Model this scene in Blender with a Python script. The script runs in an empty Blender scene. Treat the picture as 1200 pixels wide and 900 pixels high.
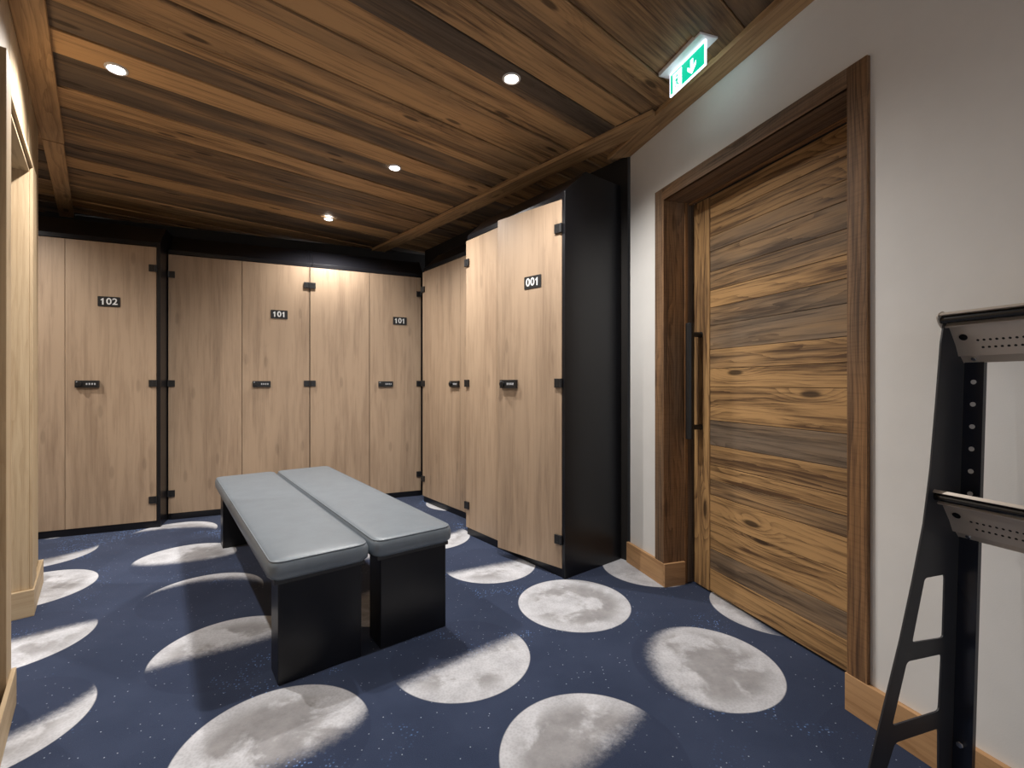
import bpy, bmesh, math, random
from mathutils import Matrix, Vector
random.seed(7)
S = bpy.context.scene
C = S.collection
PI = math.pi

# ------------------------------------------------------------------ camera
cam_d = bpy.data.cameras.new('camera'); cam = bpy.data.objects.new('camera', cam_d); C.objects.link(cam)
cam.location = (0, 0, 1.1); cam.rotation_euler = (PI/2, 0, 0)
cam_d.sensor_width = 36; cam_d.lens = 36*545/1200; cam_d.clip_start = .02
S.camera = cam
S.view_settings.view_transform = 'Standard'; S.view_settings.look = 'None'
S.view_settings.gamma = 1; S.view_settings.use_curve_mapping = False
S.view_settings.exposure = 0.0

# ------------------------------------------------------------------ world (soft light from the open end of the room behind the camera)
w = bpy.data.worlds.new('world'); S.world = w; w.use_nodes = True
w.node_tree.nodes['Background'].inputs[0].default_value = (.90, .93, 1.0, 1)
w.node_tree.nodes['Background'].inputs[1].default_value = 1.2

SPOT_POWER = 112.0
SPOT_COL = (1.0, .965, .925)
CEIL = 2.53

# room axes: U runs away to the left (beams), V runs away to the right (ceiling boards)
ANG = math.radians(41.7)
U = Vector((-math.sin(ANG), math.cos(ANG), 0)); V = Vector((math.cos(ANG), math.sin(ANG), 0))
def uv(u, v, z=0): p = U*u + V*v; return Vector((p.x, p.y, z))

# spotlights in the ceiling, as (u, v); the last two are unseen lamps added as fill behind the doorway wall
SPOTS = [(1.62, 1.44), (2.80, 1.46), (4.05, 1.487), (2.76, .063), (4.25, -.95), (1.62, -.95)]

# ------------------------------------------------------------------ helpers
class MB:
    """collects shapes with a grain UV (metres) and a tone per face"""
    def __init__(s): s.v=[]; s.f=[]; s.uv=[]; s.tone=[]; s.mat=[]
    def poly(s, pts, uvs=None, tone=.5, mat=0):
        n=len(s.v); s.v+= [tuple(p) for p in pts]; s.f.append(tuple(range(n,n+len(pts))))
        s.uv.append(uvs or [(p[0],p[2]) for p in pts]); s.tone.append(tone); s.mat.append(mat)
    def hexa(s, P, grain=0, tone=.5, mat=0, off=None):
        """P = 8 corners: index bit0 = x, bit1 = y, bit2 = z"""
        ru, rv = off or (random.uniform(0,50), random.uniform(0,50))
        quads=[(0,4,6,2,0),(1,3,7,5,0),(0,1,5,4,1),(2,6,7,3,1),(0,2,3,1,2),(4,5,7,6,2)]
        n=len(s.v); s.v+=[tuple(p) for p in P]
        for a,b,c,d,ax in quads:
            s.f.append((n+a,n+b,n+c,n+d)); o=[i for i in range(3) if i!=ax]
            if grain in o: g=grain; t=[i for i in o if i!=grain][0]; k=1
            else: g,t=o; k=.12
            s.uv.append([(P[i][g]*k+ru, P[i][t]+rv+ax*.37) for i in (a,b,c,d)]); s.tone.append(tone); s.mat.append(mat)
    def box(s, x0,x1,y0,y1,z0,z1, **k):
        s.hexa([(x,y,z) for z in (z0,z1) for y in (y0,y1) for x in (x0,x1)], **k)
    def prism(s, prof, a, b, plane='yz', **k):
        """closed profile swept from a to b along the third axis"""
        tone=k.get('tone',.5); mat=k.get('mat',0); n=len(prof)
        def P(q,t):
            if plane=='yz': return (t,q[0],q[1])
            if plane=='xz': return (q[0],t,q[1])
            return (q[0],q[1],t)
        A=[P(q,a) for q in prof]; B=[P(q,b) for q in prof]
        area=sum(prof[i][0]*prof[(i+1)%n][1]-prof[(i+1)%n][0]*prof[i][1] for i in range(n))
        flip=(area>0)
        if plane=='xz': flip=not flip
        base=len(s.v); s.v+=A+B
        fa=list(range(base,base+n)); fb=list(range(base+n,base+2*n))
        if flip: fa=fa[::-1]
        else: fb=fb[::-1]
        for f_ in (fa,fb):
            s.f.append(tuple(f_)); s.uv.append([(s.v[i][2]*1.0, s.v[i][0]+s.v[i][1]) for i in f_]); s.tone.append(tone); s.mat.append(mat)
        L=0
        for i in range(n):
            j=(i+1)%n; d=math.dist(prof[i],prof[j])
            q=[base+i,base+j,base+n+j,base+n+i]; uvq=[(a,L),(a,L+d),(b,L+d),(b,L)]
            if not flip: q=q[::-1]; uvq=uvq[::-1]
            s.f.append(tuple(q)); s.uv.append(uvq); s.tone.append(tone); s.mat.append(mat); L+=d
    def cyl(s, p0, p1, r, n=20, mat=0, tone=.5, r1=None):
        p0=Vector(p0); p1=Vector(p1); d=(p1-p0).normalized()
        a=d.orthogonal().normalized(); b=d.cross(a); r1=r if r1 is None else r1
        base=len(s.v)
        for P,R in ((p0,r),(p1,r1)):
            for i in range(n):
                t=2*PI*i/n; s.v.append(tuple(P+a*math.cos(t)*R+b*math.sin(t)*R))
        for i in range(n):
            j=(i+1)%n; s.f.append((base+i,base+j,base+n+j,base+n+i)); s.uv.append([(0,0)]*4); s.tone.append(tone); s.mat.append(mat)
        s.f.append(tuple(range(base,base+n))[::-1]); s.uv.append([(0,0)]*n); s.tone.append(tone); s.mat.append(mat)
        s.f.append(tuple(range(base+n,base+2*n))); s.uv.append([(0,0)]*n); s.tone.append(tone); s.mat.append(mat)
    def mesh_in(s, me, M, mat=0):
        base=len(s.v); s.v+=[tuple(M@v.co) for v in me.vertices]
        for p in me.polygons:
            s.f.append(tuple(base+i for i in p.vertices)); s.uv.append([(0,0)]*len(p.vertices)); s.tone.append(.5); s.mat.append(mat)
    def build(s, name, mats, parent=None, bevel=0, seg=2, smooth=False, loc=None, rz=None):
        me=bpy.data.meshes.new(name); me.from_pydata(s.v,[],s.f)
        ul=me.uv_layers.new(name='grain'); at=me.attributes.new('tone','FLOAT','FACE')
        for i,p in enumerate(me.polygons):
            for k,li in enumerate(p.loop_indices): ul.data[li].uv=s.uv[i][k]
            at.data[i].value=s.tone[i]; p.material_index=s.mat[i]; p.use_smooth=smooth
        if not isinstance(mats,(list,tuple)): mats=[mats]
        for m in mats: me.materials.append(m)
        o=bpy.data.objects.new(name,me); C.objects.link(o)
        if parent: o.parent=parent
        if loc is not None: o.location=loc
        if rz is not None: o.rotation_euler=(0,0,rz)
        if bevel:
            b=o.modifiers.new('bevel','BEVEL'); b.width=bevel; b.segments=seg; b.limit_method='ANGLE'; b.angle_limit=math.radians(35)
        return o

def empty(name, loc, rz=0, label=None, cat=None, group=None, kind=None):
    o=bpy.data.objects.new(name,None); C.objects.link(o); o.location=loc; o.rotation_euler=(0,0,rz); o.empty_display_size=.1
    tag(o,label,cat,group,kind); return o
def tag(o,label=None,cat=None,group=None,kind=None):
    if label: o['label']=label
    if cat: o['category']=cat
    if group: o['group']=group
    if kind: o['kind']=kind
    return o
def struct(o): o['kind']='structure'; return o

def curve_mesh(loops, thick, res=4):
    """flat plate with holes: first loop is the outline, extruded symmetric about z=0"""
    cu=bpy.data.curves.new('tmp','CURVE'); cu.dimensions='2D'; cu.fill_mode='BOTH'; cu.extrude=thick/2
    for L in loops:
        sp=cu.splines.new('POLY'); sp.points.add(len(L)-1); sp.use_cyclic_u=True
        for i,(x,y) in enumerate(L): sp.points[i].co=(x,y,0,1)
    o=bpy.data.objects.new('tmp',cu); C.objects.link(o)
    dg=bpy.context.evaluated_depsgraph_get(); me=bpy.data.meshes.new_from_object(o.evaluated_get(dg))
    bpy.data.objects.remove(o); return me
def text_mesh(t, size, ext=.0006, bold=.0):
    cu=bpy.data.curves.new('tmp','FONT'); cu.body=t; cu.size=size; cu.extrude=ext; cu.offset=bold; cu.align_x='CENTER'; cu.align_y='CENTER'; cu.space_character=1.08
    o=bpy.data.objects.new('tmp',cu); C.objects.link(o)
    dg=bpy.context.evaluated_depsgraph_get(); me=bpy.data.meshes.new_from_object(o.evaluated_get(dg))
    bpy.data.objects.remove(o); return me
def round_poly(pts, r, n=4):
    out=[]; N=len(pts)
    for i in range(N):
        p=Vector(pts[i]); a=(Vector(pts[i-1])-p); b=(Vector(pts[(i+1)%N])-p)
        rr=r[i] if isinstance(r,(list,tuple)) else r
        if rr<=0: out.append(tuple(p)); continue
        la,lb=a.length,b.length; rr=min(rr,la*.45,lb*.45); A=p+a.normalized()*rr; B=p+b.normalized()*rr
        for k in range(n+1):
            t=k/n; q=A*(1-t)**2+p*2*t*(1-t)+B*t*t; out.append(tuple(q))
    return out

# ------------------------------------------------------------------ materials
def new_mat(name):
    m=bpy.data.materials.new(name); m.use_nodes=True; nt=m.node_tree; nt.nodes.clear()
    out=nt.nodes.new('ShaderNodeOutputMaterial'); b=nt.nodes.new('ShaderNodeBsdfPrincipled'); nt.links.new(b.outputs[0],out.inputs[0])
    return m,nt,b
class N:
    def __init__(s,nt): s.nt=nt
    def _in(s,sock,v):
        if isinstance(v,bpy.types.NodeSocket): s.nt.links.new(v,sock)
        elif v is not None: sock.default_value=v
    def math(s,op,a,b=None,c=None,clamp=False):
        n=s.nt.nodes.new('ShaderNodeMath'); n.operation=op; n.use_clamp=clamp
        s._in(n.inputs[0],a)
        if b is not None: s._in(n.inputs[1],b)
        if c is not None: s._in(n.inputs[2],c)
        return n.outputs[0]
    def mapping(s,vec,scale=(1,1,1),loc=(0,0,0)):
        n=s.nt.nodes.new('ShaderNodeMapping'); s._in(n.inputs['Vector'],vec); n.inputs['Scale'].default_value=scale; n.inputs['Location'].default_value=loc
        return n.outputs[0]
    def noise(s,vec,scale=1,detail=4,rough=.55,dist=0,w=None):
        n=s.nt.nodes.new('ShaderNodeTexNoise')
        if w is not None: n.noise_dimensions='4D'; s._in(n.inputs['W'],w)
        s._in(n.inputs['Vector'],vec); n.inputs['Scale'].default_value=scale; n.inputs['Detail'].default_value=detail; n.inputs['Roughness'].default_value=rough; n.inputs['Distortion'].default_value=dist
        return n.outputs['Fac']
    def voro(s,vec,scale=1,feature='F1'):
        n=s.nt.nodes.new('ShaderNodeTexVoronoi'); n.feature=feature; n.voronoi_dimensions='2D'; s._in(n.inputs['Vector'],vec); n.inputs['Scale'].default_value=scale
        return n
    def ramp(s,fac,stops,interp='LINEAR'):
        n=s.nt.nodes.new('ShaderNodeValToRGB'); s._in(n.inputs[0],fac); cr=n.color_ramp; cr.interpolation=interp
        while len(cr.elements)>1: cr.elements.remove(cr.elements[0])
        cr.elements[0].position=stops[0][0]; cr.elements[0].color=(*stops[0][1],1)
        for p,c in stops[1:]:
            e=cr.elements.new(p); e.color=(*c,1)
        return n.outputs[0]
    def mix(s,fac,a,b,mode='MIX'):
        n=s.nt.nodes.new('ShaderNodeMix'); n.data_type='RGBA'; n.blend_type=mode
        s._in(n.inputs[0],fac)
        for k,v in ((6,a),(7,b)):
            if isinstance(v,tuple): v=(*v,1) if len(v)==3 else v
            s._in(n.inputs[k],v)
        return n.outputs[2]
    def maprange(s,v,a,b,c=0,d=1,smooth=True):
        n=s.nt.nodes.new('ShaderNodeMapRange'); n.interpolation_type='SMOOTHSTEP' if smooth else 'LINEAR'
        s._in(n.inputs[0],v)
        for i,x in enumerate((a,b,c,d)): s._in(n.inputs[i+1],x)
        return n.outputs[0]
    def attr(s,name):
        n=s.nt.nodes.new('ShaderNodeAttribute'); n.attribute_name=name; return n
    def bump(s,h,strength=.3,dist=.002):
        n=s.nt.nodes.new('ShaderNodeBump'); n.inputs['Strength'].default_value=strength; n.inputs['Distance'].default_value=dist; s._in(n.inputs['Height'],h); return n.outputs[0]

def wood(name, light, dark, weather, tone_amt=1.0, ring=.45, streak=.35, knots=.6, rough=.6, saw=0.0, bump=.4, blot=.4, ringfreq=26, spec=.3):
    m,nt,b=new_mat(name); n=N(nt)
    uvn=n.attr('grain').outputs['Vector']; tone=n.attr('tone').outputs['Fac']
    big=n.noise(n.mapping(uvn,(.7,5,1)),1,3,.5,.3)
    mid=n.noise(n.mapping(uvn,(1.6,22,1)),1,5,.6,.4)
    fine=n.noise(n.mapping(uvn,(5,240,1)),1,4,.65,.2)
    # knots: sparse voronoi cells
    kv=n.voro(n.mapping(uvn,(1.7,6.0,1)),1); kd=kv.outputs['Distance']
    krnd=n.math('GREATER_THAN',nt_sep(n,kv.outputs['Color'],0),.52)
    kbump=n.math('MULTIPLY',n.maprange(kd,.0,.42,1,0),krnd)
    kcore=n.math('MULTIPLY',n.maprange(kd,.05,.11,1,0),krnd)
    sx=n.nt.nodes.new('ShaderNodeSeparateXYZ'); nt.links.new(uvn,sx.inputs[0])
    phase=n.math('ADD', n.math('MULTIPLY',sx.outputs[1],ringfreq), n.math('ADD',n.math('MULTIPLY',big,9), n.math('MULTIPLY',kbump,3.2*knots)))
    phase=n.math('ADD',phase,n.math('MULTIPLY',mid,1.2))
    rg=n.math('FRACT',phase); rg=n.math('POWER',rg,2.2)                     # earlywood -> latewood edge
    n60=n.noise(n.mapping(uvn,(2.2,62,1)),1,4,.6,.5)
    f=n.math('MULTIPLY',rg,ring)
    f=n.math('ADD',f,n.math('MULTIPLY',n.maprange(fine,.42,.68),streak*.6))
    f=n.math('ADD',f,n.math('MULTIPLY',n.maprange(n60,.44,.66),streak))
    f=n.math('ADD',f,n.math('MULTIPLY',n.math('SUBTRACT',n.maprange(big,.33,.67),.5),blot))
    f=n.math('ADD',f,n.math('MULTIPLY',n.math('SUBTRACT',n.maprange(mid,.36,.64),.5),blot*.9),clamp=True)
    col=n.mix(f,light,dark)
    # weathered patches and per-board tone
    tn=n.math('ADD',n.math('SUBTRACT',1.0,tone),n.math('MULTIPLY',n.math('SUBTRACT',n.noise(n.mapping(uvn,(1.0,7,1),(3,9,0)),1,4,.6),.5),1.1))
    wz=n.math('MULTIPLY',n.maprange(tn,.25,.95),tone_amt)
    wcol=n.mix(f,weather,tuple(x*.38 for x in weather))
    col=n.mix(wz,col,wcol)
    col=n.mix(n.math('MULTIPLY',kcore,.85*knots if knots<1 else .85),col,tuple(x*.22 for x in dark))
    if saw:
        sw=n.noise(n.mapping(uvn,(170,5,1)),1,2,.5); col=n.mix(n.math('MULTIPLY',n.maprange(sw,.5,.65),saw),col,tuple(x*.5 for x in dark))
    nt.links.new(col,b.inputs['Base Color']); b.inputs['Roughness'].default_value=rough; b.inputs['Specular IOR Level'].default_value=spec
    h=n.math('ADD',n.math('MULTIPLY',fine,.6),n.math('MULTIPLY',rg,-.4))
    nt.links.new(n.bump(h,bump,.0015),b.inputs['Normal'])
    return m
def nt_sep(n,col,i):
    s=n.nt.nodes.new('ShaderNodeSeparateColor'); n.nt.links.new(col,s.inputs[0]); return s.outputs[i]

def plain(name,col,rough=.5,metal=0,spec=.5,noise=0,bump=0,bscale=300,emit=None,es=0,coat=0):
    m,nt,b=new_mat(name); n=N(nt)
    tc=nt.nodes.new('ShaderNodeTexCoord').outputs['Object']
    nz=n.noise(tc,bscale*.02 if noise else 4,4,.6)
    c=n.mix(n.maprange(nz,.3,.7),tuple(x*(1-noise) for x in col),tuple(min(1,x*(1+noise)) for x in col))
    nt.links.new(c,b.inputs['Base Color']); b.inputs['Roughness'].default_value=rough; b.inputs['Metallic'].default_value=metal; b.inputs['Specular IOR Level'].default_value=spec
    b.inputs['Coat Weight'].default_value=coat
    if bump: nt.links.new(n.bump(n.noise(tc,bscale,3,.6),bump,.001),b.inputs['Normal'])
    if emit: b.inputs['Emission Color'].default_value=(*emit,1); b.inputs['Emission Strength'].default_value=es
    return m

M_ceil=wood('ceiling_wood',(.54,.32,.145),(.115,.062,.031),(.125,.090,.063),rough=.62,knots=.9,ring=.22,streak=.42,blot=.55,bump=.5)
M_beam=wood('beam_wood',(.52,.32,.155),(.22,.12,.055),(.24,.17,.11),rough=.6,knots=.6,blot=.3)
M_doorw=wood('door_wood',(.47,.275,.115),(.10,.052,.024),(.20,.145,.10),rough=.6,knots=1.0,ring=.55,streak=.42,blot=.6,bump=.5,ringfreq=34)
M_frame=wood('frame_wood',(.33,.17,.07),(.10,.05,.024),(.22,.15,.10),rough=.6,knots=.5,ring=.55,streak=.5,saw=.15,bump=.5,ringfreq=60)
M_skirt=wood('skirting_wood',(.56,.33,.16),(.33,.17,.075),(.42,.28,.16),rough=.55,knots=.25,ring=.35,streak=.3,blot=.25,bump=.2)
M_light=wood('pale_wood',(.50,.38,.24),(.33,.225,.125),(.46,.36,.23),rough=.6,knots=.35,ring=.25,streak=.35,blot=.3,bump=.3)
M_oak=wood('oak_laminate',(.43,.31,.21),(.215,.142,.092),(.33,.235,.16),rough=.45,knots=.25,ring=.10,streak=.22,blot=.36,bump=.05,ringfreq=14,tone_amt=.7,spec=.35)
M_black=plain('black_laminate',(.007,.007,.009),rough=.32,spec=.4,noise=.1)
M_blackmat=plain('black_metal',(.012,.012,.013),rough=.38,spec=.5,noise=.1)
M_dark=plain('dark_wall_paint',(.012,.010,.009),rough=.7,noise=.15)
M_plaster=plain('white_plaster',(.80,.785,.755),rough=.85,spec=.2,noise=.02,bump=.25,bscale=260)
M_leather=plain('grey_faux_leather',(.165,.195,.225),rough=.36,spec=.45,noise=.05,bump=.25,bscale=700)
M_base=plain('cushion_board',(.02,.02,.022),rough=.5)
M_white=plain('white_lettering',(.75,.75,.74),rough=.5)
M_grey=plain('grey_dial',(.45,.46,.48),rough=.4)
M_beige=plain('beige_steel',(.60,.53,.455),rough=.33,metal=.3,spec=.5,noise=.03)
M_rack=plain('rack_powder_coat',(.022,.023,.028),rough=.42,spec=.5,noise=.08,bump=.08,bscale=900)
M_navy=plain('rack_post_steel',(.012,.015,.026),rough=.25,spec=.6)
M_steel=plain('steel',(.7,.7,.7),rough=.25,metal=1)
M_hole=plain('hole_dark',(.006,.005,.005),rough=.8)
M_holelit=plain('hole_insert',(.62,.62,.62),rough=.5)
M_rubber=plain('black_rubber',(.009,.009,.010),rough=.25,spec=.5)
M_ring=plain('white_trim_ring',(.75,.75,.75),rough=.4)
M_lens=plain('lamp_lens',(1,1,1),emit=(1,.97,.92),es=60)
M_signw=plain('sign_white',(.9,.9,.9),emit=(.78,.86,1),es=3.4)
M_signg=plain('sign_green',(.0,.3,.2),emit=(.0,.62,.36),es=1.0)
M_signb=plain('sign_body_white',(.8,.8,.8),rough=.4)

# carpet: printed moons on a starry navy ground
def carpet():
    m,nt,b=new_mat('moon_carpet'); n=N(nt)
    cell=n.attr('cell').outputs['Vector']; ph=n.attr('phase').outputs['Vector']; seed=n.attr('tone').outputs['Fac']
    tc=nt.nodes.new('ShaderNodeTexCoord').outputs['Object']
    def sep(v):
        s=nt.nodes.new('ShaderNodeSeparateXYZ'); nt.links.new(v,s.inputs[0]); return s.outputs
    x,y,_=sep(cell); lx,ly,k=sep(ph)
    M=n.math
    r2=M('ADD',M('MULTIPLY',x,x),M('MULTIPLY',y,y)); r=M('SQRT',r2)
    disc=n.maprange(r,.985,1.005,1,0)
    a=M('ADD',M('MULTIPLY',x,lx),M('MULTIPLY',y,ly)); bb=M('SUBTRACT',M('MULTIPLY',x,ly),M('MULTIPLY',y,lx))
    crater=n.voro(tc,95); cr=n.maprange(crater.outputs['Distance'],.1,.6)
    rag=M('MULTIPLY',M('SUBTRACT',n.noise(tc,60,4,.7),.5),.22)
    term=M('ADD',M('ADD',a,rag),M('MULTIPLY',k,M('SQRT',M('MAXIMUM',M('SUBTRACT',1.0,M('MULTIPLY',bb,bb)),0.0))))
    lit=n.maprange(term,-.06,.26)
    lit=M('MULTIPLY',lit,disc)
    maria=n.noise(tc,4.8,8,.58,.3,w=M('MULTIPLY',seed,40)); mm=n.maprange(maria,.455,.545)
    inner=n.maprange(r,.62,.95,1,0); mm=M('MULTIPLY',mm,inner)
    fine=n.noise(tc,55,5,.7); vf=M('ADD',M('MULTIPLY',n.noise(tc,9,5,.65),.8),M('MULTIPLY',cr,.10))
    moon=n.mix(vf,(.25,.25,.27),(.88,.89,.93))
    mar=n.mix(n.noise(tc,14,6,.7),(.14,.135,.14),(.46,.45,.46))
    moon=n.mix(M('MULTIPLY',mm,.9),moon,mar)
    # ground
    cl=n.noise(tc,2.3,4,.6); g=n.mix(n.maprange(cl,.3,.7),(.018,.028,.060),(.034,.047,.090))
    fib=n.noise(tc,420,2,.5); g=n.mix(n.maprange(fib,.3,.7),g,n.mix(.5,g,(.045,.065,.125)))
    v1=n.voro(tc,40); st=n.maprange(v1.outputs['Distance'],.04,.10,1,0); pick=n.maprange(nt_sep(n,v1.outputs['Color'],0),.80,1.0)
    st=M('MULTIPLY',st,pick)
    v2=n.voro(tc,85); st2=n.maprange(v2.outputs['Distance'],.14,.34,1,0); clus=n.maprange(n.noise(tc,1.9,3,.6),.54,.66); pick2=n.maprange(nt_sep(n,v2.outputs['Color'],1),.55,.9)
    st2=M('MULTIPLY',M('MULTIPLY',st2,clus),pick2)
    g=n.mix(M('MULTIPLY',st,.85),g,(.55,.62,.75)); g=n.mix(st2,g,(.25,.45,.95))
    shade=n.mix(M('MULTIPLY',disc,.22),g,(.012,.018,.045))
    col=n.mix(lit,shade,moon)
    nt.links.new(col,b.inputs['Base Color']); b.inputs['Roughness'].default_value=.95; b.inputs['Specular IOR Level'].default_value=.12
    b.inputs['Sheen Weight'].default_value=.12
    nt.links.new(n.bump(n.noise(tc,500,2,.5),.35,.002),b.inputs['Normal'])
    return m
M_carpet=carpet()

# ================================================================== STRUCTURE
# ---- floor, one quad per printed moon
CA=math.radians(41.5); cu_=Vector((-math.sin(CA),math.cos(CA))); cv_=Vector((math.cos(CA),math.sin(CA)))
SPU,SPV,R0=.675,.69,.28
def ldir(x,y): L=math.hypot(x,y); return (x/L,y/L)
# (column, row): light direction on the floor (x right, y away), k (1 full, 0 half, <0 crescent)
PH={(3,2):(-.9,.45,1.4),(3,1):(.95,-.15,.80),(2,1):(-.67,.74,.10),(3,0):(1,0,-1.5),(2,2):(.62,-.78,.02),(3,3):(.45,-.89,-.02),(3,4):(.7,-.7,-.1),
    (4,5):(-.8,-.5,.4),(4,2):(-.9,-.3,.3),(4,1):(-.95,.25,-.35),(1,2):(-.55,.83,.42),(1,3):(-.55,.83,.02),(1,4):(-.25,.97,-.62),
    (1,5):(-.35,.94,.35),(1,6):(-.2,.98,-.35),(0,3):(.85,-.52,-.32),(0,4):(.70,-.71,.15),(0,5):(.5,.5,.9),(0,6):(.75,-.66,-.35),
    (2,3):(.6,-.8,.5),(2,6):(-.3,.9,.2),(3,5):(.6,-.8,.3)}
me=bpy.data.meshes.new('floor'); vs=[]; fs=[]; cells=[]; phs=[]; tn=[]
for i in range(-3,7):
    for j in range(-4,11):
        c=cu_*(.87+SPU*(j-1)) + cv_*(-.288+SPV*i); q=[]
        for sx,sy in ((-1,-1),(1,-1),(1,1),(-1,1)):
            p=c+cv_*(sx*SPV/2)+cu_*(sy*SPU/2); vs.append((p.x,p.y,0)); q.append(len(vs)-1)
            d=p-c; cells.append((d.x/R0,d.y/R0,0))
        a,b_,k=PH.get((i,j)) or (math.cos(i*2.1+j),math.sin(i*2.1+j),random.uniform(-.5,.9))
        L=ldir(a,b_); phs+=[(L[0],L[1],k)]*4; fs.append(tuple(q)); tn.append(random.random())
me.from_pydata(vs,[],fs)
a1=me.attributes.new('cell','FLOAT_VECTOR','CORNER'); a2=me.attributes.new('phase','FLOAT_VECTOR','CORNER'); a3=me.attributes.new('tone','FLOAT','FACE')
for p in me.polygons:
    a3.data[p.index].value=tn[p.index]
    for li in p.loop_indices: a1.data[li].vector=cells[li]; a2.data[li].vector=phs[li]
me.materials.append(M_carpet)
floor=bpy.data.objects.new('floor',me); C.objects.link(floor); struct(floor)

# ---- ceiling of old boards running along V
RZU=math.atan2(V.y,V.x)       # local x = V, local y = U
cb=MB()
BOARDS=[(.62,.2),(.775,.4),(.935,.5),(1.161,.55),(1.293,.35),(1.394,.65),(1.551,.12),(1.70,.9),(1.90,.55),(2.0,.95),(2.158,.5),(2.357,.75),(2.43,.25),
 (2.625,.92),(2.807,.22),(3.12,.85),(3.336,.3),(3.44,.35),(3.63,.45),(3.80,.25),(4.05,.85),(4.23,.25),(4.42,.35),(4.61,.6)]
bl=[]; u=-2.3
while u<.62: bl.append((u,min(u+.16,.62),random.uniform(.1,.9))); u=min(u+.16,.62)
for (a_,t_),(c_,_) in zip(BOARDS,BOARDS[1:]+[(4.80,0)]): bl.append((a_,c_,t_))
u=4.80
while u<7.2: bl.append((u,u+.17,random.uniform(.1,.8))); u+=.17
VB=1.93                          # the boards are cut at the beam; shorter ones run on behind it
for k,(u0,u1,t) in enumerate(bl):
    dz=(0,.010,.003,.012,.006)[k%5]
    for v0,v1 in ((-2.6,-.2),(-.2,2.15),(2.15,3.9)):
        tt=t if v0==-.2 else random.uniform(.1,.8)
        cb.box(v0,v1-.003,u0,u1-.004,CEIL-.006+dz,CEIL+.025,grain=0,tone=tt)
ceiling=cb.build('ceiling',M_ceil,bevel=.002,seg=1,rz=RZU); struct(ceiling)
b_=MB(); b_.box(-2.8,4.1,-2.5,7.4,CEIL+.03,CEIL+.08); o=b_.build('ceiling_slab',M_dark,parent=ceiling); 

# ---- white wall on the right. Frame: x = along the wall towards the camera, y = into the wall
WD=Vector((.3057,-.9521,0)); WN=Vector((.9521,.3057,0)); WO=Vector((.837,2.5315,0)); RW=math.atan2(WD.y,WD.x)
wl=MB(); DT=.20
D0,D1,DZ=0.0,1.005,2.10         # door opening
wl.box(-.3516,-.012,0,DT,0,2.52); wl.box(D1+.012,3.7,0,DT,0,2.52); wl.box(-.012,D1+.012,0,DT,DZ+.012,2.52)
wall_r=wl.build('wall_right',M_plaster,loc=WO,rz=RW); struct(wall_r)
# skirting
sk=MB(); sk.box(-.3516-.016,0.018*0,-.018,0,0,.125,grain=0,tone=.8); sk.box(-.018*0,0.0+.016,-.018,.115,0,.125,grain=1,tone=.6)
o=sk.build('baseboard_left_of_door',M_skirt,loc=WO,rz=RW,bevel=.0015); struct(o)
sk=MB(); sk.box(1.0,3.7,-.018,0,0,.125,grain=0,tone=.85); o=sk.build('baseboard_right_of_door',M_skirt,loc=WO,rz=RW,bevel=.0015); struct(o)
# ceiling moulding along the white wall
bm_=MB(); bm_.hexa([( -.353,-.0,2.50),(3.7,0,2.50),(-.44,-.112,2.50),(3.7,-.112,2.50),(-.353,0,CEIL),(3.7,0,CEIL),(-.44,-.112,CEIL),(3.7,-.112,CEIL)][:8],grain=0,tone=.8)
o=bm_.build('trim_1',M_beam,loc=WO,rz=RW,bevel=.003); struct(o)

# ---- door
door=empty('door_1',WO,RW,kind='structure')
door['label']='sliding door of horizontal reclaimed wood boards set in the white wall'
cs=MB()
cs.box(-.078,-.014,-.015,0,.125,DZ+.068,grain=2,tone=.35); cs.box(D1,D1+.067,-.015,0,.125,DZ+.068,grain=2,tone=.55)
cs.box(-.014,D1,-.015,0,DZ,DZ+.068,grain=0,tone=.35)
cs.build('door_casing',M_frame,parent=door,bevel=.002)
jb=MB()
jb.box(-.012,0,-.015,.122,.0,DZ,grain=2,tone=.45); jb.box(D1,D1+.012,-.014,.20,0,DZ,grain=2,tone=.5)
jb.box(-.012,D1+.012,-.014,.165,DZ,DZ+.012,grain=0,tone=.3)
jb.box(0,D1,.150,.166,DZ-.012,DZ,grain=0,tone=1.0)
jb.box(-.012,.004,.122,.140,0,DZ,grain=2,tone=1.0); jb.box(-.012,-.004,.140,.20,0,DZ,grain=2,tone=.1)
jb.build('door_jamb',M_frame,parent=door,bevel=.0015)
SEAM=[.012,.13,.235,.382,.52,.60,.676,.78,.91,1.084,1.18,1.28,1.405,1.50,1.59,1.688,1.795,1.874,1.965,2.085]
ST=[.75,.25,.85,.9,.45,.95,.6,.15,.8,.9,.65,.3,.35,.8,.45,.3,.35,.6,.8]
db=MB()
for i in range(len(SEAM)-1):
    db.box(.142,1.03,.170+random.uniform(0,.002),.205,SEAM[i]+.001,SEAM[i+1]-.001,grain=0,tone=ST[i])
leaf=db.build('door_leaf',M_doorw,parent=door,bevel=.0015)
st=MB(); st.box(.022,.140,.168,.207,.012,2.085,grain=2,tone=.95); st.build('door_stile',M_doorw,parent=leaf,bevel=.0015)
hb=MB(); hb.cyl((.072,.098,.806),(.072,.098,1.426),.0205,28); 
for z in (.868,1.366): hb.cyl((.075,.100,z),(.075,.170,z),.0135,16); hb.cyl((.075,.163,z),(.075,.170,z),.016,20)
hd=hb.build('door_handle',M_blackmat,parent=door,bevel=.001); hd['label']='long black bar pull handle'
dk=MB(); dk.box(-.2,1.3,.24,.26,0,2.2); dk.build('pocket_back',M_dark,parent=door)

# ---- left wall with a doorway. Frame: x = away from the camera, y = into the wall
QO=Vector((-2.294,2.237,0))-Vector((V.x,V.y,0))*.018; RL=math.atan2(U.y,U.x)
TL=.16
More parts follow.
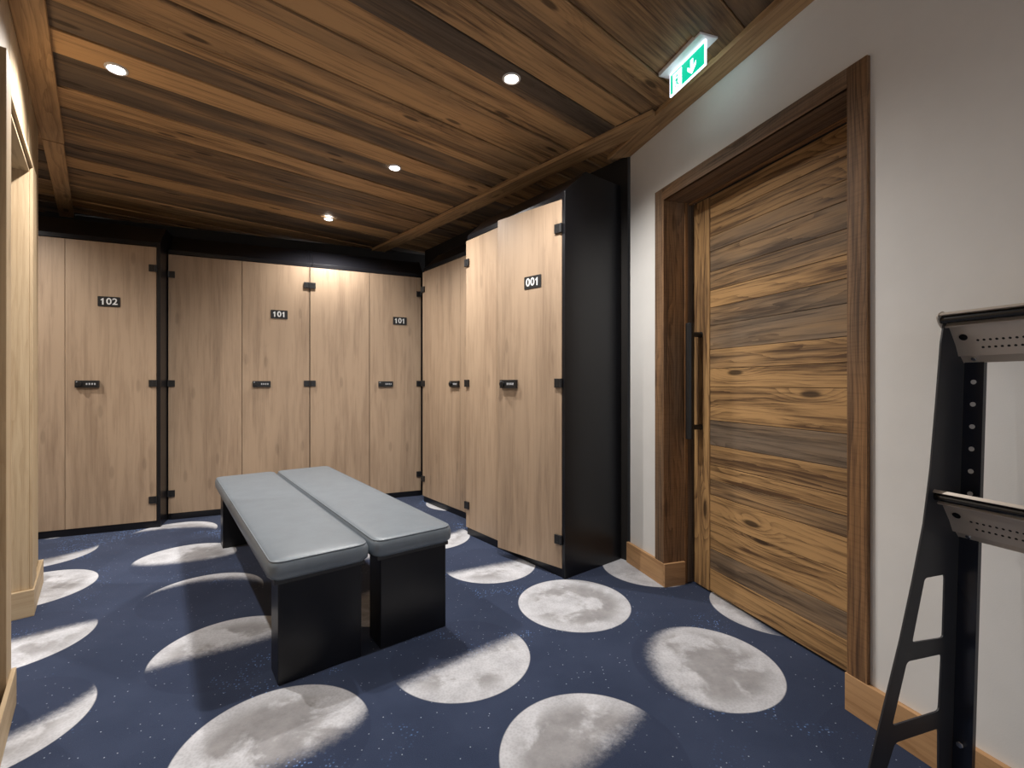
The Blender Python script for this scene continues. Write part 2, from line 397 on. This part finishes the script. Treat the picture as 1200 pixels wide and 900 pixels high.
# (frame: x=U, y=-V)
lw=MB(); 
def boards(mb,x0,x1,z0,z1,w_=.11,y1=TL):
    x=x0
    while x<x1-1e-4:
        xe=min(x+w_*random.uniform(.8,1.2),x1)
        if x1-xe<.03: xe=x1
        mb.box(x,xe-.001,random.uniform(0,.004),y1,z0,z1,grain=2,tone=random.uniform(.4,1)); x=xe
boards(lw,0,.455,0,CEIL-.02); boards(lw,-2.3,-.86,0,CEIL-.02); boards(lw,-.86,0,2.13,CEIL-.02)
wall_l=lw.build('wall_left',M_light,loc=QO,rz=RL,bevel=.0012,seg=1); struct(wall_l)
tr=MB()
tr.box(-.022,.16,-.012,0,.125,2.155,grain=2,tone=.9)
tr.box(-.86,0,-.012,0,2.13,2.155,grain=0,tone=.95)
tr.box(-.98,-.868,-.022,0,.0,2.19,grain=2,tone=.8)
tr.box(-.023,.0,0,TL,0.125,2.13,grain=2,tone=.9); tr.box(-.86,-.84,0,TL,0,2.13,grain=2,tone=.9)
tr.box(-.84,-.023,0.0,TL,2.108,2.13,grain=0,tone=.3)
o=tr.build('trim_2',M_light,loc=QO,rz=RL,bevel=.002); struct(o)
sk=MB(); sk.box(.0,.473,-.018,-.0,0,.125,grain=0,tone=.8); sk.box(-.041,0,-.018,TL,0,.125,grain=1,tone=.75); sk.box(.455,.473,-.0,TL,0,.125,grain=1,tone=.75)
o=sk.build('baseboard_left',M_light,loc=QO,rz=RL,bevel=.0015); struct(o)
sk=MB(); sk.box(-2.3,-.862,-.034,-.022,0,.125,grain=0,tone=.9); o=sk.build('baseboard_near_left',M_light,loc=QO,rz=RL,bevel=.0015); struct(o)

# ---- ceiling beams along U
b2=MB(); b2.box(-2.3,.57,-.098,.002,2.50,CEIL,grain=0,tone=.85); o=b2.build('trim_3',M_beam,loc=QO,rz=RL,bevel=.003); struct(o)
b2=MB(); b2.box(.573,2.9,-.094,-.004,2.497,CEIL,grain=0,tone=.95); o=b2.build('trim_4',M_beam,loc=QO,rz=RL,bevel=.003); struct(o)
P=Vector((.205,3.2,0)); 
vb=P.dot(V); ub=P.dot(U)
b2=MB(); b2.box(1.32,5.6,-vb-.0,-vb+.128,2.503,CEIL,grain=0,tone=.8); o=b2.build('trim_5',M_beam,rz=RL,bevel=.003); struct(o)

# ---- dark walls behind the lockers, side room wall
LF=Vector((.9135,.4067,0)); LN=Vector((-.4067,.9135,0)); RLk=math.atan2(LF.y,LF.x)
RF=Vector((.6225,-.7826,0)); RNn=Vector((.7826,.6225,0)); RRk=math.atan2(RF.y,RF.x)
L2O=Vector((-2.791,3.747,0))
w_=MB(); w_.box(-2.4,3.0,.51,.61,0,2.52); o=w_.build('wall_back',M_dark,loc=L2O,rz=RLk); struct(o)
R1C=Vector((.298,2.618,0))
w_=MB(); w_.box(-2.6,-.01,.50,.60,0,2.52); w_.box(-.01,.048,.50,.60,0,2.52); o=w_.build('wall_behind_lockers',M_dark,loc=R1C,rz=RRk); struct(o)
w_=MB(); w_.box(-1.2,7.0,1.75,1.85,0,2.52); o=w_.build('wall_far_left',M_light,rz=RL); struct(o)

# ================================================================== LOCKERS
def number_plate(parent,x,num,z=1.71):
    mb=MB(); pl=curve_mesh([round_poly([(-.066,-.0375),(.066,-.0375),(.066,.0375),(-.066,.0375)],.006)],.003)
    R=Matrix.Rotation(PI/2,4,'X')
    mb.mesh_in(pl,Matrix.Translation((x,-.0017,z))@R,0)
    for i,ch in enumerate(num):
        cx=x+(i-1)*.0355
        if ch=='1':
            h=.0235; one=[(-.0045,-h),(.0045,-h),(.0045,h),(-.0015,h),(-.012,h-.010),(-.012,h-.018),(-.0045,h-.0125)]
            tm=curve_mesh([one],.0008)
        else: tm=text_mesh(ch,.066,.0004,.0014)
        mb.mesh_in(tm,Matrix.Translation((cx,-.0038,z))@R,1)
    o=mb.build('number_plate',[M_blackmat,M_white],parent); o['label']='small black plate reading '+num; return o
def lock(parent,x,z=1.10):
    mb=MB(); mb.box(x-.068,x+.068,-.020,0,z-.026,z+.026,mat=0)
    mb.cyl((x-.042,-.020,z),(x-.042,-.034,z),.017,20,mat=0); mb.box(x-.045,x-.039,-.038,-.034,z-.014,z+.014,mat=0)
    for i in range(4): mb.box(x-.004+i*.0155,x+.005+i*.0155,-.0225,-.020,z-.007,z+.007,mat=1)
    mb.box(x-.060,x-.050,-.0225,-.02,z+.010,z+.018,mat=1)
    o=mb.build('combination_lock',[M_blackmat,M_grey],parent,bevel=.0015); return o
def hinge(parent,x,z,side):
    mb=MB(); a,b=(x,x+.045) if side=='L' else (x-.045,x)
    mb.box(a,b,-.012,0,z-.026,z+.026)
    xk=x if side=='L' else x
    mb.cyl((xk,-.008,z-.026),(xk,-.008,z+.026),.008,14)
    for zz in (z-.013,z+.013): mb.cyl(((a+b)/2,-.0145,zz),((a+b)/2,-.012,zz),.004,10)
    return mb.build('hinge',M_blackmat,parent,bevel=.001)
def locker(O,rz,W,D,label,doors,flushL=False,flushR=False,group=None):
    t=empty('locker_cabinet',O,rz,label,'locker',group)
    ft=.022
    prof=lambda y0:[(y0,0),(D,0),(D,2.34),(.168,2.34),(y0,2.19 if y0<.01 else 2.19)]
    for side,fl,x0,x1 in (('L',flushL,0,ft),('R',flushR,W-ft,W)):
        y0=0 if fl else .020
        mb=MB(); mb.prism([(y0,.0),(D,.0),(D,2.345),(.172,2.345),(y0,2.19)],x0,x1,'yz'); mb.build('side_panel',M_black,t,bevel=.0015)
    i0,i1=(ft,W-ft)
    mb=MB(); mb.box(i0,i1,.004,.022,0,.05); mb.build('plinth',M_black,t,bevel=.001)
    mb=MB(); mb.box(i0,i1,D-.012,D,.05,2.33); mb.build('back_panel',M_black,t)
    mb=MB(); mb.box(i0,i1,.022,D-.012,.045,.063); mb.build('bottom_panel',M_black,t)
    mb=MB(); mb.prism([(.004,2.155),(.022,2.155),(.022,2.178),(.176,2.322),(D-.013,2.322),(D-.013,2.338),(.168,2.338),(.004,2.186)],i0,i1,'yz'); mb.build('top_panel',M_black,t,bevel=.001)
    for (x0,x1,side,num,nx,lx,ang) in doors:
        hx=x0 if side=='L' else x1
        d=empty_part('door',t,(hx,0,0),ang if side=='R' else -ang)
        mb=MB(); mb.box(x0-hx,x1-hx,0,.018,.052,2.148,grain=2,tone=random.uniform(.35,.95))
        # door leaf mesh itself is the part
        leafo=mb.build('door',M_oak,t,bevel=.0012); leafo.location=(hx,0,0); leafo.rotation_euler=(0,0,ang if side=='R' else -ang)
        bpy.data.objects.remove(d)
        for z in (.215,1.105,1.985): hinge(leafo,0 if side=='L' else 0,z,side)
        if num: number_plate(leafo,nx-hx,num)
        if lx is not None: lock(leafo,lx-hx)
    return t
def empty_part(n,p,l,r):
    o=bpy.data.objects.new('tmp',None); return o

G=.002
# closest on the left: 102
L1O=Vector((-2.704,3.577,0))-LF*1.14
locker(L1O,RLk,1.14,.66,'oak-fronted black locker cabinet numbered 102, leftmost, beside the pale wood doorway wall',
  [(.03,.575,'L',None,0,None,0),(.578,1.114,'R','102',.828,.705,0)],flushR=True,flushL=True)
# back row
locker(L2O+LF*.014,RLk,1.051,.50,'oak-fronted black locker cabinet numbered 101 standing directly right of locker 102',
  [(.004,.520,'L',None,0,None,0),(.524,1.048,'R','101',.806,.671,0)])
locker(L2O+LF*1.066,RLk,1.03,.50,'oak-fronted black locker cabinet on the back wall whose numbered door touches the corner',
  [(.003,.514,'L',None,0,None,0),(.519,1.005,'R','101',.80,.665,0)])
# right row
R2O=Vector((-.843,4.376,0))
locker(R2O,RRk,1.02,.27,'oak-fronted black locker cabinet in the back right corner with no number showing',
  [(.004,.66,'L',None,0,.59,0),(.664,1.0,'R',None,0,None,0)],flushR=True)
R1O=R1C-RF*1.03
locker(R1O,RRk,1.03,.49,'oak-fronted locker cabinet numbered 001 with its right door slightly ajar and a wide black side',
  [(.010,.493,'L',None,0,None,0),(.496,1.004,'R','001',.79,.60,math.radians(8.8))],flushR=True)

# ================================================================== BENCHES
BA=math.radians(37.4); BX=Vector((math.cos(BA),math.sin(BA),0)); BY=Vector((-math.sin(BA),math.cos(BA),0))
def bench(O,W,L,feet,label):
    t=empty('bench',O,BA,label,'bench','padded benches pushed side by side')
    # cushion: rounded-rectangle plan, soft edges
    pl=round_poly([(0,0),(W,0),(W,L),(0,L)],.05,6)
    bm=bmesh.new(); 
    def off(p,d):
        cx,cy=W/2,L/2; x=p[0]-cx; y=p[1]-cy
        return (cx+x*(1-2*d/W),cy+y*(1-2*d/L))
    rings=[(.012,.388),(.002,.398),(0,.415),(0,.435),(.004,.449),(.012,.457),(.026,.461),(.06,.463),(.12,.464)]
    R=[[bm.verts.new((*off(p,d),z)) for p in pl] for d,z in rings]
    n=len(pl)
    for a,b in zip(R[:-1],R[1:]):
        for i in range(n): bm.faces.new((a[i],a[(i+1)%n],b[(i+1)%n],b[i]))
    bm.faces.new(R[0][::-1]); bm.faces.new(R[-1])
    me=bpy.data.meshes.new('cushion'); bm.to_mesh(me); bm.free()
    for p in me.polygons: p.use_smooth=True
    me.materials.append(M_leather); o=bpy.data.objects.new('cushion',me); C.objects.link(o); o.parent=t
    # piping along the top edge
    cu=bpy.data.curves.new('piping','CURVE'); cu.dimensions='3D'; cu.bevel_depth=.0028; cu.bevel_resolution=2
    sp=cu.splines.new('POLY'); sp.points.add(n-1); sp.use_cyclic_u=True
    for i,p in enumerate(pl): q=off(p,.009); sp.points[i].co=(q[0],q[1],.4555,1)
    cu.materials.append(M_leather); tmp=bpy.data.objects.new('tmp',cu); C.objects.link(tmp)
    me=bpy.data.meshes.new_from_object(tmp.evaluated_get(bpy.context.evaluated_depsgraph_get())); bpy.data.objects.remove(tmp)
    pi=bpy.data.objects.new('piping',me); C.objects.link(pi); pi.parent=o
    mb=MB(); mb.box(.02,W-.02,.02,L-.02,.372,.388); mb.build('seat_board',M_base,t,bevel=.002)
    x0,x1=feet
    for y0,y1 in ((.026,.153),(L-.155,L-.028)):
        mb=MB(); mb.box(x0,x1,y0,y1,0,.372); mb.build('leg',M_black,t,bevel=.004)
    return t
B1=Vector((-.862,1.650,0))
bench(B1,.372,1.96,(.034,.341),'grey padded bench with black slab legs, the left one of the pair, nearer the camera')
bench(B1+BX*.384+BY*.0,.372,1.96,(.036,.343),'grey padded bench with black slab legs, the right one of the pair, nearer locker 001')

# ================================================================== CEILING SPOTS
LBL={0:'lit round recessed ceiling spotlight, brightest and nearest the emergency exit sign',1:'lit round recessed ceiling spotlight in the middle of the ceiling, above the benches',
     2:'lit round recessed ceiling spotlight farthest away, nearest the back lockers',3:'lit round recessed ceiling spotlight on the left, near the long pale ceiling beam'}
for i,(su,sv) in enumerate(SPOTS):
    p=uv(su,sv,CEIL-.006)
    t=empty('recessed_spotlight',p,0,LBL.get(i,'added recessed ceiling spotlight, unseen behind the pale doorway wall, giving fill light'),'ceiling light','round recessed spotlights')
    bm=bmesh.new(); n=32; prof=[(.030,-.001),(.033,-.005),(.041,-.005),(.043,-.001),(.043,.004),(.030,.004)]
    rr=[[bm.verts.new((r*math.cos(2*PI*k/n),r*math.sin(2*PI*k/n),z)) for k in range(n)] for r,z in prof]
    for a in range(len(prof)):
        A=rr[a];B=rr[(a+1)%len(prof)]
        for k in range(n): bm.faces.new((A[k],A[(k+1)%n],B[(k+1)%n],B[k]))
    me=bpy.data.meshes.new('trim_ring'); bm.to_mesh(me); bm.free(); me.materials.append(M_ring)
    o=bpy.data.objects.new('trim_ring',me); C.objects.link(o); o.parent=t
    mb=MB(); mb.cyl((0,0,.000),(0,0,.003),.030,32); o=mb.build('lens',M_lens,t)
    ld=bpy.data.lights.new('spot_lamp','SPOT'); ld.energy=SPOT_POWER*(.6 if i==2 else 1); ld.color=SPOT_COL; ld.spot_size=math.radians(150); ld.spot_blend=.9; ld.shadow_soft_size=.028
    lo=bpy.data.objects.new('spot_lamp',ld); C.objects.link(lo); lo.parent=t; lo.location=(0,0,-.035)

# ================================================================== EXIT SIGN  (frame of the white wall, y = -distance from it)
t=empty('emergency_exit_sign',WO,RW,'lit green and white running man exit sign hanging from the ceiling by the white wall','exit sign')
mb=MB(); mb.box(.319,.598,-.273,-.183,2.516,CEIL+.006); mb.build('ceiling_housing',M_signb,t,bevel=.003)
mb=MB(); X0,X1,Z0,Z1,YP=.347,.579,2.412,2.516,-.228
mb.box(X0,X1,YP-.003,YP+.003,Z0,Z1); panel=mb.build('sign_panel',M_signw,t)
def plate(mb,pts,mat,lay):
    me=curve_mesh([pts],.0006); R=Matrix.Translation((X0,YP-.0034-.0007*lay,Z0))@Matrix.Rotation(PI/2,4,'X'); mb.mesh_in(me,R,mat)
    R=Matrix.Translation((X1,YP+.0034+.0007*lay,Z0))@Matrix.Rotation(PI,4,'Z')@Matrix.Rotation(PI/2,4,'X'); mb.mesh_in(me,R,mat)
W_,H_=X1-X0,Z1-Z0
mb=MB()
plate(mb,[(.006,.006),(W_-.006,.006),(W_-.006,H_-.010),(.006,H_-.010)],0,0)
plate(mb,[(.024,.006),(.084,.006),(.084,H_-.018),(.024,H_-.018)],1,1)
# running man
def disc(x,y,r): return [(x+r*math.cos(k*PI/8),y+r*math.sin(k*PI/8)) for k in range(16)]
plate(mb,disc(.052,.067,.0065),0,2)
plate(mb,[(.046,.058),(.060,.056),(.056,.036),(.046,.034)],0,2)
plate(mb,[(.046,.058),(.050,.054),(.038,.044),(.032,.047)],0,2); plate(mb,[(.057,.057),(.061,.052),(.074,.050),(.075,.055)],0,2)
plate(mb,[(.046,.036),(.054,.036),(.044,.022),(.030,.016),(.028,.021),(.038,.026)],0,2); plate(mb,[(.049,.036),(.057,.036),(.067,.026),(.062,.010),(.056,.011),(.060,.024)],0,2)
# arrow down
ax=.150
plate(mb,[(ax-.008,.076),(ax+.008,.076),(ax+.008,.040),(ax+.026,.056),(ax+.026,.040),(ax,.014),(ax-.026,.040),(ax-.026,.056),(ax-.008,.040)],1,1)
o=mb.build('pictogram',[M_signg,M_signw],panel)

# ================================================================== BOOT RACK  (x along the white wall, y = -distance)
rk=empty('ski_boot_rack',WO,RW,'black metal rack with beige perforated trays leaning towards the white wall at right','rack')
S0=1.365; S1=2.62
def yo(o): return -o
def off(z): return .1475-.0475*z          # front face of the posts, leaning to the wall
# side frames with cut-outs
outline=[(.165,1.262),(.178,1.206),(.196,1.05),(.217,.886),(.242,.752),(.282,.614),(.326,.477),(.447,.150),(.500,.0),(.440,.0),(.395,.130),(.345,.232),(.188,.232),(.188,.0),(off(0)-.02,0),(.083,1.255),(.10,1.275),(.145,1.275)]
h1=round_poly([(.239,.617),(.164,.617),(.171,.457),(.285,.464)],.010,4); h2=round_poly([(.303,.421),(.175,.417),(.186,.275),(.355,.275)],.012,4)
ol=round_poly(outline,[.01,0,0,0,0,0,0,0,.004,.004,0,.012,.012,.0,.0,.0,.02,.02],4)
for s_ in (S0,S1):
    me=curve_mesh([ol,h1,h2],.004)
    mb=MB(); mb.mesh_in(me,Matrix(((0,0,1,s_-.0),(-1,0,0,0),(0,1,0,0),(0,0,0,1))),0)
    mb.build('side_frame',M_rack,rk,bevel=.0008,seg=1)
for s_ in (S0+.004,S1-.044):
    mb=MB(); a,b=s_,s_+.040
    P=[]
    for z in (0,1.262):
        for dy in (0,.012):
            for x in (a,b): P.append((x,-off(z)+dy,z))
    mb.hexa(P,grain=2)
    for z in [1.105-.0565*k for k in range(0,6)]:
        mb.cyl((s_+.020,-off(z)-.0008,z),(s_+.020,-off(z)+.001,z),.0058,16,mat=1)
    post=mb.build('upright_post',[M_navy,M_holelit],rk,bevel=.0)
    mb=MB(); z=.195; mb.cyl((s_+.018,-off(z)-.009,z),(s_+.018,-off(z),z),.008,6); mb.build('bolt',M_steel,post,bevel=.001)
# perforated trays
def tray(zt,ot,zb,ob,label):
    a,b=S0-.002,S1+.002
    D=Vector((ob-ot,zb-zt)); L=D.length; D/=L; Nn=Vector((-D.y,D.x))       # Nn points to the wall / up
    if Nn.x>0: Nn=-Nn
    def q(along,out): p=Vector((ot,zt))+D*along+Nn*out; return (-p.x,p.y)
    # thin folded sheet: rolled lip, upper face, step, lower face, return
    c=[]
    rl=.016
    for k in range(9):
        th=PI*.1+PI*1.5*k/8; c.append((rl+ -rl*math.cos(th)*1.0, .004+rl*.9*math.sin(th)))
    line=[q(-.012,-.010),q(-.014,-.002),q(-.006,.005),q(.012,.005),q(.019,-.001),q(.021,-.011),q(.024,-.010),q(.024,.004),q(L*.60,.004),q(L*.82,.000),q(L*.84,.007),q(L,.010),q(L,.030)]
    th=.002
    mb=MB()
    pts=[Vector(p) for p in line]; left=[];right=[]
    for i,p in enumerate(pts):
        d=(pts[min(i+1,len(pts)-1)]-pts[max(i-1,0)]).normalized(); nn=Vector((-d.y,d.x))
        left.append(tuple(p+nn*th/2)); right.append(tuple(p-nn*th/2))
    mb.prism(left+right[::-1],a,b,'yz')
    x=a+.052; r=.0030
    while x<b-.04:
        for al,dx in ((L*.52,0),(L*.665,.006)):
            p=q(al,.0028 if al<L*.6 else .0015); p2=q(al,.005)
            mb.cyl((x+dx,p[0],p[1]),(x+dx,p2[0],p2[1]),r,10,mat=1)
        x+=.0120
    tr_=mb.build('perforated_tray',[M_beige,M_hole],rk); tr_['label']=label
    for x0 in (a-.003,b):
        mb=MB(); e=round_poly([q(-.016,.012),q(-.016,-.019),q(.016,-.019),q(.034,-.006),q(L+.002,-.002),q(L+.002,.034),q(.036,.034)],[.012,.014,.012,.004,.004,.004,.01],4)
        mb.prism(e,x0,x0+.003,'yz'); mb.build('end_plate',M_beige,tr_,bevel=.0005,seg=1)
    # rubber rod lying in the lip
    p=q(.004,-.0055); mb=MB(); mb.cyl((a+.002,p[0],p[1]),(b-.002,p[0],p[1]),.0100,20); mb.build('rubber_rod',M_rubber,tr_)
    for x in (a+.026,b-.026):
        mb=MB(); p=q(L*.44,.0015); p2=q(L*.44,.006); mb.cyl((x,p[0],p[1]),(x,p2[0],p2[1]),.0085,20); mb.build('grommet',M_rubber,tr_)
    for x in (a+.030,b-.030):
        mb=MB(); p=q(L*.91,.0025); p2=q(L*.91,.012); mb.cyl((x,p[0],p[1]),(x,p2[0],p2[1]),.0055,14); mb.build('bolt',M_steel,tr_,bevel=.001)
tray(1.268,.166,1.150,.100,'upper beige perforated tray with black rubber rod')
tray(.824,.196,.703,.121,'lower beige perforated tray with black rubber rod')
mb=MB(); mb.box(S0,S1,-off(.05)+.002,-off(.05)+.022,.03,.06); mb.build('cross_bar',M_rack,rk,bevel=.002)
